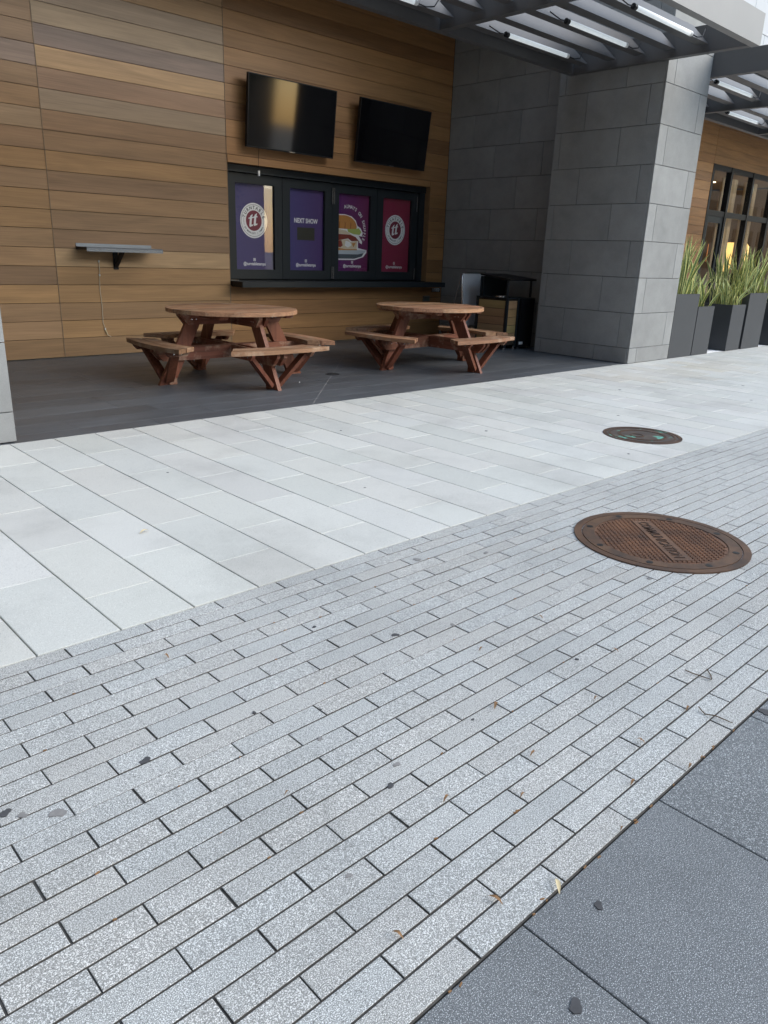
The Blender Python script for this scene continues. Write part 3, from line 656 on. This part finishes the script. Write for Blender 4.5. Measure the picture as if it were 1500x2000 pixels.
# ------------------------------------------------------------------ bins and the leaning sign frame
bc = empty('litter_cabinet', (9.9, 7.86, 0), 'low litter cabinet clad in wood slats with dark metal posts by the side wall', 'bin')
X0, X1, Y0, Y1, Z0, Z1 = 9.76, 10.055, 7.55, 8.17, .07, .785
MB().box(X0+.012, X1-.012, Y0+.012, Y1-.012, Z0, Z1-.01).build('carcass', M['core'], bc)
zs = [Z0+.06+(Z1-.03-Z0-.06)*k/5 for k in range(6)]
for a, b in zip(zs, zs[1:]):
    inst('slat', cmesh('slat', Y1-Y0-.09, b-a-.006, .014, .0015, M['siding']), bc, panel_M('-x', X0+.002, (Y0+Y1)/2, (a+b)/2), (*[q*rnd.uniform(.85, 1.1) for q in (.40, .25, .12)], 1))
    inst('slat', cmesh('slat', X1-X0-.08, b-a-.006, .014, .0015, M['siding']), bc, panel_M('-y', (X0+X1)/2, Y0+.002, (a+b)/2), (*[q*rnd.uniform(.9, 1.1) for q in (.42, .27, .13)], 1))
for x in (X0-.006, X1-.034):
    for y in (Y0-.006, Y1-.034): MB().box(x, x+.04, y, y+.04, .03, Z1).build('post', M['black_frame'], bc)
MB().box(X0-.01, X1+.01, Y0-.01, Y1+.01, Z1, Z1+.014).build('lid', M['black_frame'], bc)
MB().disc((9.9, 7.8), .10, Z1+.0145, Z1+.03, 24, .075).build('opening_ring', M['chrome'], bc)
for x in (X0+.02, X1-.03): MB().tube([(x, Y0+.02, 0), (x, Y0+.02, .05)], .012, 8).build('foot', M['chrome'], bc)
bb = empty('hooded_bin', (10.25, 7.82, 0), 'black hooded waste bin squeezed between the wood cabinet and the stone wall', 'bin')
MB().box(10.08, 10.43, 7.52, 8.12, .035, .79).build('body', M['black'], bb)
for x in (9.80, 10.40):
    for y in (7.60, 8.09): MB().box(x-.012, x+.012, y-.012, y+.012, .80, 1.07 if y < 7.7 else 1.10).build('hood_post', M['black_frame'], bb)
MB().prism([(7.53, 1.055), (8.14, 1.12), (8.14, 1.145), (7.53, 1.08)], 9.77, 10.44, lambda a, b, t: (t, a, b)).build('hood', M['black'], bb)
MB().box(9.77, 10.44, 8.115, 8.128, .80, 1.105).build('back_panel', M['black_frame'], bb)
MB().box(10.10, 10.19, 7.505, 7.52, .075, .115).build('tag', M['white'], bb)
for x in (10.12, 10.39): MB().tube([(x, 7.55, 0), (x, 7.55, .04)], .012, 8).build('foot', M['chrome'], bb)
sg = empty('sign_frame', (10.1, 8.5, 0), 'rounded steel framed sign stand with a plain grey panel behind the litter cabinet', 'sign')
def lean(x, z, d=0): return (x + .06*(z/1.15-1), 8.40 + .16*z/1.15 + d, z)
pts = [(9.80, .0), (9.80, 1.06), (9.815, 1.11), (9.86, 1.14), (10.40, 1.14), (10.445, 1.11), (10.46, 1.06), (10.46, 0)]
MB().tube([lean(*q) for q in pts], .013, 8).build('frame', M['chrome'], sg, True)
MB().add([lean(9.82, .3), lean(10.44, .3), lean(10.44, 1.12), lean(9.82, 1.12), lean(9.82, .3, .01), lean(10.44, .3, .01), lean(10.44, 1.12, .01), lean(9.82, 1.12, .01)], [(0, 1, 2, 3), (4, 5, 6, 7), (0, 1, 5, 4), (1, 2, 6, 5), (2, 3, 7, 6), (3, 0, 4, 7)]).build('panel', plain('sign_panel', (.62, .62, .62), .5, 0, .05), sg)
MB().tube([(9.80, 8.86, 0), (9.82, 8.58, 1.12)], .012, 8).build('rear_leg', M['chrome'], sg)
MB().tube([(10.42, 8.86, 0), (10.44, 8.58, 1.12)], .012, 8).build('rear_leg', M['chrome'], sg)

# ------------------------------------------------------------------ planters with snake plants
def leafmat():
    t = NT('snake_plant_leaf'); c = t.n('TexCoord'); sx = t.n('SeparateXYZ'); t.t.links.new(c.outputs['Generated'], sx.inputs[0])
    at = t.n('Attribute', attribute_name='edge'); v = t.coord((30, 30, 16), rand=True); bands = t.noise(v, 1.0, 3, .6, 2.5)
    green = t.ramp(bands, [(.36, rgb(.07, .12, .04)), (.5, rgb(.17, .25, .07)), (.64, rgb(.36, .42, .17))])
    t.set(Base_Color=t.mix(green, rgb(.80, .76, .30), t.ramp(at.outputs['Fac'], [(.60, g(0)), (.74, g(1))])), Roughness=.42); return t.m
M['leaf'] = leafmat()
def leaf_mesh(h, w, bend, twist, seed):
    r = random.Random(seed); n = 11; cs = (-1, -.72, 0, .72, 1); v = []; f = []; e = []
    for i in range(n+1):
        s = i/n; ww = w*(.55+.45*math.sin(min(1, s*1.7)*PI/2))*(1 if s < .6 else max(0.02, 1-((s-.6)/.4)**1.6)); a = twist*s
        bx = bend*s*s*h; zz = h*s*(1-.25*abs(bend)*s)
        for c in cs:
            lx = c*ww/2; ly = (abs(c)**2)*ww*.22
            v.append((bx + lx*math.cos(a)-ly*math.sin(a), lx*math.sin(a)+ly*math.cos(a) + .02*math.sin(3*s+seed), zz)); e.append(abs(c))
    for i in range(n):
        for k in range(4): f.append((i*5+k, i*5+k+1, i*5+k+6, i*5+k+5))
    me = bpy.data.meshes.new('leaf'); me.from_pydata(v, [], f); me.materials.append(M['leaf'])
    at = me.attributes.new('edge', 'FLOAT', 'POINT'); at.data.foreach_set('value', e)
    me.polygons.foreach_set('use_smooth', [True]*len(f)); return me
LEAVES = [leaf_mesh(1.0, rnd.uniform(.034, .052), rnd.uniform(-.15, .35), rnd.uniform(-1.4, 1.4), i) for i in range(9)]
def planter(x0, x1, y0, z, leafh, n, label):
    w = x1-x0; y1 = y0+w; root = empty('planter', ((x0+x1)/2, (y0+y1)/2, 0), label, 'planter', 'tall dark planters with snake plants')
    mb = MB(); i = .035
    outer = [(x0, y0), (x1, y0), (x1, y1), (x0, y1)]; inner = [(x0+i, y0+i), (x1-i, y0+i), (x1-i, y1-i), (x0+i, y1-i)]
    v = [(x, y, 0.004) for x, y in outer] + [(x, y, z) for x, y in outer] + [(x, y, z) for x, y in inner] + [(x, y, z-.12) for x, y in inner]
    mb.add(v, [(r*4+k, r*4+(k+1) % 4, r*4+4+(k+1) % 4, r*4+4+k) for r in range(3) for k in range(4)] + [(3, 2, 1, 0)]).build('pot', M['planter'], root)
    MB().box(x0+i+.001, x1-i-.001, y0+i+.001, y1-i-.001, z-.12, z-.06).build('soil', M['soil'], root)
    pl = empty('snake_plant', ((x0+x1)/2, (y0+y1)/2, z-.06), label.replace('dark planter box', 'snake plant growing in the planter'), 'plant', 'snake plants in the planters')
    for k in range(n):
        px, py = rnd.uniform(x0+.06, x1-.06), rnd.uniform(y0+.06, y1-.06); h = leafh*rnd.uniform(.5, 1.0)
        ox, oy = (px-(x0+x1)/2)/w, (py-(y0+y1)/2)/w
        R = Matrix.Translation((px, py, z-.07)) @ Matrix.Rotation(-oy*.28+rnd.gauss(0, .05), 4, 'X') @ Matrix.Rotation(ox*.30+rnd.gauss(0, .05), 4, 'Y') @ Matrix.Rotation(rnd.uniform(0, 2*PI), 4, 'Z') @ Matrix.Diagonal((1, 1, h, 1))
        inst('leaf', LEAVES[k % 9], pl, R)
planter(11.30, 12.06, 5.56, .962, 1.02, 85, 'tall dark planter box standing against the stone pillar')
planter(12.085, 12.66, 5.56, .765, .66, 60, 'low dark planter box beside the tall one at the stone pillar')
planter(13.36, 13.90, 5.56, .77, .62, 60, 'low dark planter box after the gap in the planter row')
planter(14.0, 14.78, 5.56, .96, .92, 85, 'tall dark planter box after the gap in the planter row')
planter(15.25, 15.85, 5.56, .77, .66, 34, 'low dark planter box past the second tall one')

# ------------------------------------------------------------------ shop front beyond the pillar
w2 = wood_wall('wood_wall', 'brown wood plank wall around the lit shop windows beyond the stone pillar', [(16.5, 19.1, ORG), (19.1, 20.66, ORG), (20.66, 27, ORG)], W, (20.66, 26.9, -.1, 3.90), 5.0)
MB().box(16.5, 20.6, W+.03, W+.1, 0, 5.0).build('wall_core', M['core'], w2); MB().box(20.601, 27, W+.03, W+.1, 3.92, 5.0).build('wall_core', M['core'], w2)
sf = empty('shop_front', (23.5, W, 0), 'dark framed glass shop front with warm light and curtains inside', 'window')
XM = [20.66, 21.78, 23.2, 24.7, 26.1]
for x in XM: MB().box(x, x+.11, W-.01, W+.14, 0, 3.898).build('mullion', M['black'], sf)
for z0, z1 in ((2.66, 2.80), (3.78, 3.897), (.01, .14)): MB().box(20.772, 26.09, W+.005, W+.125, z0, z1).build('transom', M['black'], sf)
for a, b in zip(XM, XM[1:]):
    for z0, z1 in ((.142, 2.658), (2.802, 3.778)): MB().box(a+.112, b-.002, W+.06, W+.068, z0, z1).build('pane', M['glass'], sf)
mb = MB(); mb.box(20.775, 20.90, W+.02, W+.058, .142, 2.655); mb.box(21.65, 21.777, W+.02, W+.058, .142, 2.655); mb.box(20.90, 21.65, W+.02, W+.058, 2.50, 2.655); mb.box(20.90, 21.65, W+.02, W+.058, .142, .45)
dd = mb.build('door', M['black_frame'], sf); MB().tube([(20.98, W-.05, 1.5), (20.98, W-.05, 1.95)], .018, 8).build('handle', plain('copper_handle', (.6, .25, .1), .3, .8), dd)
rm = empty('shop_room', (24, 12, 0), 'warmly lit room seen through the shop front glass', 'room')
MB().box(20, 28, 14.0, 14.1, 0, 3.9).build('back_wall', M['interior'], rm); MB().box(20, 28, W+.2, 14, -.05, .0).build('floor', M['soil'], rm); MB().box(20, 28, W+.2, 14, 3.95, 4.05).build('ceiling', M['interior'], rm); MB().box(19.9, 20, W+.2, 14, 0, 3.9).build('side_wall', M['interior'], rm); MB().box(28, 28.1, W+.2, 14, 0, 3.9).build('side_wall', M['interior'], rm)
for x, y in ((21.9, 11), (23.6, 11.2), (25.5, 12), (23, 13)): MB().disc((x, y), .14, 3.93, 3.948, 20).build('ceiling_light', M['room_light'], rm)
MB().box(23.5, 24.4, 13.2, 13.95, 1.5, 2.5).build('counter_glow', M['room_lamp'], rm)
def curtain(x0, x1, label):
    n = 60; v = []; f = []
    for i in range(n+1):
        x = x0+(x1-x0)*i/n; y = W+.32+.045*math.sin(i*.95)+.02*math.sin(i*.37)
        v += [(x, y, .05), (x, y, 3.7)]
    for i in range(n): f.append((2*i, 2*i+2, 2*i+3, 2*i+1))
    o = MB().add(v, f).build('curtain', M['curtain'], None, True); tag(o, label, 'curtain', 'curtains inside the shop front')
curtain(22.05, 22.95, 'cream pleated curtain behind the shop front pane next to the door'); curtain(23.55, 24.3, 'cream pleated curtain behind the pane with the exit sign')
fl = empty('table_lamp', (24.75, 10.6, 0), 'glowing yellow drum lamp behind the shop front glass', 'lamp')
MB().tube([(24.75, 10.6, 0), (24.75, 10.6, 1.35)], .02, 8).build('stand', M['black'], fl); MB().tube([(24.75, 10.6, 1.25), (24.75, 10.6, 1.35), (24.75, 10.6, 2.0), (24.75, 10.6, 2.1)], [.42, .46, .44, .36], 20).build('shade', M['room_lamp'], fl, True)
ex = empty('exit_sign', (23.8, W+.25, 3.5), 'small green exit sign hanging inside the shop front', 'sign')
MB().box(23.62, 23.95, W+.25, W+.28, 3.42, 3.64).build('panel', M['exit'], ex)
mb = MB(); put_text(mb, 'EXIT', lambda u, v: (u, W+.248, v), .13, 23.785, 3.485); mb.build('lettering', P_dark, ex)

# ------------------------------------------------------------------ manhole covers
mh = empty('manhole_cover', (*MH1, 0), 'large rusty round iron cover reading COMMUNICATION set in the small pavers', 'manhole cover')
MB().disc(MH1, .44, -.03, .006, 72, .402).build('frame', M['rust'], mh).color = (.58, .6, .62, 1)
MB().disc(MH1, .398, -.03, .0022, 72).build('lid', M['rust'], mh).color = (.85, .8, .8, 1)
MB().disc(MH1, .396, .002, .0062, 72, .335).build('rim', M['rust'], mh).color = (.62, .66, .68, 1)
TD = Vector((-.66, -.75)).normalized()     # reading direction of the lettering
TN = Vector((-TD.y, TD.x))
def mpt(u, v, z): p = TD*u + TN*v; return (MH1[0]+p.x, MH1[1]+p.y, z)
mb = MB()
s = .0235
for i in range(-15, 16):
    for j in range(-15, 16):
        u, v = i*s, j*s
        if math.hypot(u, v) > .322 or abs(v) < .062 and abs(u) < .30: continue
        a = .0078; b = .0055
        mb.add([mpt(u+p*a, v+q*a, -.001+.0032) for p, q in ((-1, -1), (1, -1), (1, 1), (-1, 1))] + [mpt(u+p*b, v+q*b, .0078) for p, q in ((-1, -1), (1, -1), (1, 1), (-1, 1))], [(0, 1, 5, 4), (1, 2, 6, 5), (2, 3, 7, 6), (3, 0, 4, 7), (4, 5, 6, 7)])
o = mb.build('stud', M['rust'], mh); o.color = (.98, .92, .88, 1)
MB().prism([(-.29, -.052), (.29, -.052), (.29, .052), (-.29, .052)], 0.0022, .0062, lambda a, b, t: mpt(a, b, t)).build('name_plate', M['rust'], mh).color = (.85, .85, .85, 1)
v, f = glyphs('COMMUNICATION', .012); wdt = max(p[0] for p in v)-min(p[0] for p in v); k = .52/wdt; mb = MB()
nv = len(v); mb.add([mpt(x*k, y*.075-.026, .0092) for x, y, z in v] + [mpt(x*k, y*.075-.026, .006) for x, y, z in v], f)
from collections import Counter
ec = Counter()
for q in f:
    for a, b in zip(q, q[1:]+q[:1]): ec[frozenset((a, b))] += 1
mb.f += [(a, b, b+nv, a+nv) for e in ec if ec[e] == 1 for a, b in [tuple(e)]]
mb.build('lettering', M['rust'], mh).color = (.34, .34, .36, 1)
for k in range(8):
    a = .35+k*PI/4; c = (MH1[0]+.367*math.cos(a), MH1[1]+.367*math.sin(a)); MB().disc(c, .017, .006, .0072, 14).build('bolt_hole', M['black'], mh)
MH2 = (5.897, 3.02)
m2 = empty('manhole_cover', (*MH2, 0), 'smaller dark iron cover with green patina set in the pale stone slabs', 'manhole cover')
MB().disc(MH2, .322, -.01, .003, 60, .29).build('frame', M['rust'], m2).color = (.5, .5, .52, 1)
MB().disc((0, 0), .288, -.01, .0012, 60).build('lid', M['patina'], None).location = (*MH2, 0)
for o in col.objects:
    if o.name.startswith('lid') and o.parent is None: adopt(o, m2)
for R_ in (.27, .20, .185): MB().disc(MH2, R_, .001, .004, 60, R_-.012).build('ring', M['rust'], m2).color = (.6, .6, .6, 1)
MB().disc((MH2[0]-.05, MH2[1]+.02), .06, .001, .005, 30, .048).build('ring', M['rust'], m2).color = (.6, .6, .6, 1)

# ------------------------------------------------------------------ litter on the paving
for i, (x, y, r) in enumerate([(4.9, 3.9, .012), (6.5, 3.6, .014), (7.9, 4.4, .018), (3.0, 3.3, .008), (2.2, 4.3, .008), (9.6, 3.7, .02), (5.2, 2.75, .01), (8.6, 3.2, .016), (3.9, 4.6, .01)]):
    rr = random.Random(i); o = MB().prism([(x+r*rr.uniform(.6, 1.2)*math.cos(k*PI/5), y+r*rr.uniform(.6, 1.2)*math.sin(k*PI/5)) for k in range(10)], -.002, .0012, lambda a, b, t: (a, b, t)).build('gum_spot', M['gum_faded' if i % 2 else 'gum'], None, center=True)
    tag(o, 'tiny dark speck of old gum on the pale stone slabs', 'gum', 'specks on the pale slabs')
def gum(x, y, r, mat, i):
    n = 28; rr = random.Random(i); a0 = rr.uniform(0, 6); a1 = rr.uniform(0, 6); r *= .85; z = .0022; wob = lambda t: 1+.22*math.cos(2*t-a0)+.12*math.sin(3*t+a1)+.06*math.sin(7*t+a0)
    pts = [(x+r*wob(2*PI*k/n)*math.cos(2*PI*k/n), y+r*.85*wob(2*PI*k/n)*math.sin(2*PI*k/n)) for k in range(n)]
    o = MB().prism(pts, -.002, z-.0008, lambda a, b, t: (a, b, t)).build('gum_spot', M[mat], None, center=True)
    lab = ('flattened black chewing gum spot stuck on the dark granite slabs' if y < .684 else 'flattened black chewing gum spot stuck on the narrow grey pavers') if mat == 'gum' else 'faded grey chewing gum stain on the narrow grey pavers'
    tag(o, lab, 'gum', ('black gum spots on the dark slabs' if y < .684 else 'black gum spots on the pavers') if mat == 'gum' else 'faded gum stains')
for i, (x, y, r, m) in enumerate([(1.817, 1.804, .016, 'gum'), (.76, 1.72, .017, 'gum'), (1.286, 1.247, .011, 'gum_faded'), (1.211, 1.194, .012, 'gum'), (.399, 1.754, .016, 'gum'), (.429, 1.718, .013, 'gum_faded'), (.498, 1.669, .022, 'gum_faded'), (1.287, .596, .013, 'gum'), (1.04, .494, .018, 'gum'), (2.387, .658, .022, 'gum'), (2.42, 2.278, .022, 'gum_faded'), (1.29, 1.599, .006, 'gum'), (1.122, 1.719, .008, 'gum'), (1.195, 1.481, .01, 'gum_faded'), (2.75, 2.13, .014, 'gum_faded'), (1.62, 1.25, .006, 'gum'), (2.05, 1.72, .012, 'gum_faded'), (3.1, 1.45, .012, 'gum_faded'), (1.62, 2.05, .010, 'gum'), (2.2, 1.25, .008, 'gum'), (.92, 1.03, .009, 'gum_faded')]): gum(x, y, r, m, i)
def leaf(x, y, L, a, mat, lab, grp, i):
    n = 8; rr = random.Random(50+i); v = []; f = []; c, s_ = math.cos(a), math.sin(a)
    for k in range(n+1):
        s = k/n; w = L*.12*math.sin(PI*min(.98, max(.03, s)))**.8; zc = .004+.010*math.sin(PI*s)*rr.uniform(.6, 1)
        for q in (-1, 0, 1):
            lx, ly = L*(s-.5), q*w; v.append((lx*c-ly*s_, lx*s_+ly*c, zc+abs(q)*w*.45))
    for k in range(n): f += [(3*k+q, 3*k+q+1, 3*k+q+4, 3*k+q+3) for q in (0, 1)]
    o = MB().add(v, f).build('dry_leaf', M[mat], None, True); o.location = (x, y, 0); tag(o, lab, 'leaf', grp)
lv = [(1.078, 2.198, .055, .2), (1.732, 1.249, .07, 2.0), (1.284, 1.056, .05, .9), (.89, .836, .05, .8), (1.981, 1.517, .05, .4), (1.92, .687, .045, .6), (2.367, 1.531, .05, .3), (1.726, .76, .05, .7), (1.54, .686, .03, .7), (1.918, .843, .05, .5), (2.02, 1.06, .04, .2), (1.62, 1.02, .05, .3), (2.36, 1.19, .05, .5), (1.45, .93, .04, .4), (2.2, .83, .05, .6), (1.12, .757, .06, .7), (.976, 1.348, .03, .9)]
for i, (x, y, L, a) in enumerate(lv): leaf(x, y, L*.62, a*.25 if i % 3 else 1.57+a*.2, 'dry_leaf', 'small curled brown dry leaf lying in the joints of the grey pavers', 'dry leaves on the pavers', i)
leaf(1.588, 3.39, .06, .3, 'pale_leaf', 'pale cream dry leaf lying on the pale stone slabs', None, 40); leaf(5.038, 6.661, .05, 1.0, 'white', 'small white scrap lying on the dark patio tiles beside a picnic table', None, 41)
leaf(1.259, .687, .045, .8, 'pale_leaf', 'pale dry leaf wedged at the edge of the dark paving', None, 42)
TWIGS = [[(2.429, .951), (2.426, .925), (2.433, .90), (2.435, .857)], [(2.49, .90), (2.47, .875), (2.437, .858)], [(2.231, .809), (2.218, .78), (2.222, .749), (2.238, .699)]]
for i, pts in enumerate(TWIGS):
    o = MB().tube([(a, b, .006+.004*math.sin(i+3*k)) for k, (a, b) in enumerate(pts)], [.0018, .002, .0022, .0012][:len(pts)], 6).build('twig', M['twig'], None, center=True)
    tag(o, ['thin brown twig lying across the grey pavers beside its forked end', 'short forked brown twig end on the grey pavers', 'thin brown twig lying on the grey pavers next to the dark paving'][i], 'twig')
mb = MB()
for k in range(80):                        # grit and tiny leaf crumbs in the joints
    if k % 3: r = rnd.randrange(1, NR-1); y = (ROWC[r]+ROWC[r-1])/2+rnd.gauss(0, .001); x = rnd.uniform(.3, 4.5)
    else: y = Y_DARK+rnd.gauss(-.002, .004); x = rnd.uniform(.5, 3)
    L = rnd.uniform(.002, .007); a = rnd.uniform(-.5, .5)
    mb.box(-L, L, -.0015, .0015, -.003, .0012, Matrix.Translation((x, y, 0)) @ Matrix.Rotation(a, 4, 'Z'))
tag(mb.build('joint_debris', M['dry_leaf']), 'fine brown leaf crumbs scattered along the paver joints', 'debris', None, 'stuff')

# ------------------------------------------------------------------ across the street (seen in the screens and panes)
def tree(x, y, h, r, seed, label):
    rr = random.Random(seed); root = empty('street_tree', (x, y, 0), label, 'tree', 'trees across the street')
    MB().tube([(x, y, -.08), (x+.05, y, h*.3), (x-.05, y+.1, h*.62)], [.2, .15, .08], 8).build('trunk', M['bark'], root)
    mb = MB(); cl = [(x+rr.gauss(0, r*.45), y+rr.gauss(0, r*.45), h*.68+rr.gauss(0, r*.35), rr.uniform(.4, .8)*r*.6) for _ in range(22)]
    for cx, cy, cz, cr in cl:
        for k in range(130):
            d = Vector((rr.gauss(0, 1), rr.gauss(0, 1), rr.gauss(0, .8))).normalized()*cr*rr.uniform(.5, 1); p = Vector((cx, cy, cz))+d; a = Vector((rr.gauss(0, 1), rr.gauss(0, 1), rr.gauss(0, 1))).normalized()*.13; b = a.orthogonal().normalized()*.07
            mb.add([p-a, p+b, p+a, p-b], [(0, 1, 2, 3)])
    mb.build('crown', M['tree_leaf'], root)
    mb = MB()
    for cx, cy, cz, cr in cl[:8]: mb.tube([(x, y, h*.45), ((x+cx)/2, (y+cy)/2, (h*.5+cz)/2), (cx, cy, cz)], [.07, .04, .015], 5)
    mb.build('branches', M['bark'], root)
M['tree_leaf'] = plain('tree_foliage', (.075, .115, .035), .6, 0, .45, 3)
tree(15, -15, 8, 3.2, 1, 'broad leafy tree across the street, reflected in the television'); tree(22, -17, 9, 3.4, 2, 'tall leafy tree across the street, reflected in the window panes'); tree(8, -18, 7.5, 3.0, 3, 'low leafy tree across the street from the patio'); tree(28.5, -14, 8, 3.0, 4, 'round leafy tree across the street, reflected beside the tall one'); tree(24.5, -22, 9.5, 3.4, 5, 'leafy tree standing behind the reflected ones across the street'); tree(19, -21, 8.5, 3.2, 6, 'leafy tree close to the long office building across the street')
nb = empty('side_light_blocker', (-20, -8, 0), 'unseen tall brown block added beyond the plain end of the patio to shade the pillar side', 'building')  # unseen mass, added to cut sky light from the left on the pillar
MB().box(-34, -11, -22, 4.5, -.08, 17).build('wall', M['brick'], nb)
for k in range(4):
    for i in range(5): MB().box(-11.02, -10.9, -20+5*i, -17+5*i, 1.2+3.8*k, 3.6+3.8*k).build('window', M['black'], nb)
ob = empty('opposite_building', (15, -34, 0), 'long brown office building across the street, lit by the sun', 'building')
MB().box(-40, 37.2, -50, -34, -.08, 13).build('wall', M['brick'], ob)
ob2 = empty('opposite_building', (90, -34, 0), 'brown office building across the street past the gap beside the long one', 'building')
MB().box(57, 280, -50, -34, -.08, 22).build('wall', M['brick'], ob2)
for i in range(38):
    for k in range(3):
        x = -36+4.7*i
        if x < 33 or x > 58: MB().box(x, x+2.8, -34.02, -33.9, 1.2+3.6*k, 3.4+3.6*k).build('window', M['black'], ob if x < 33 else ob2)
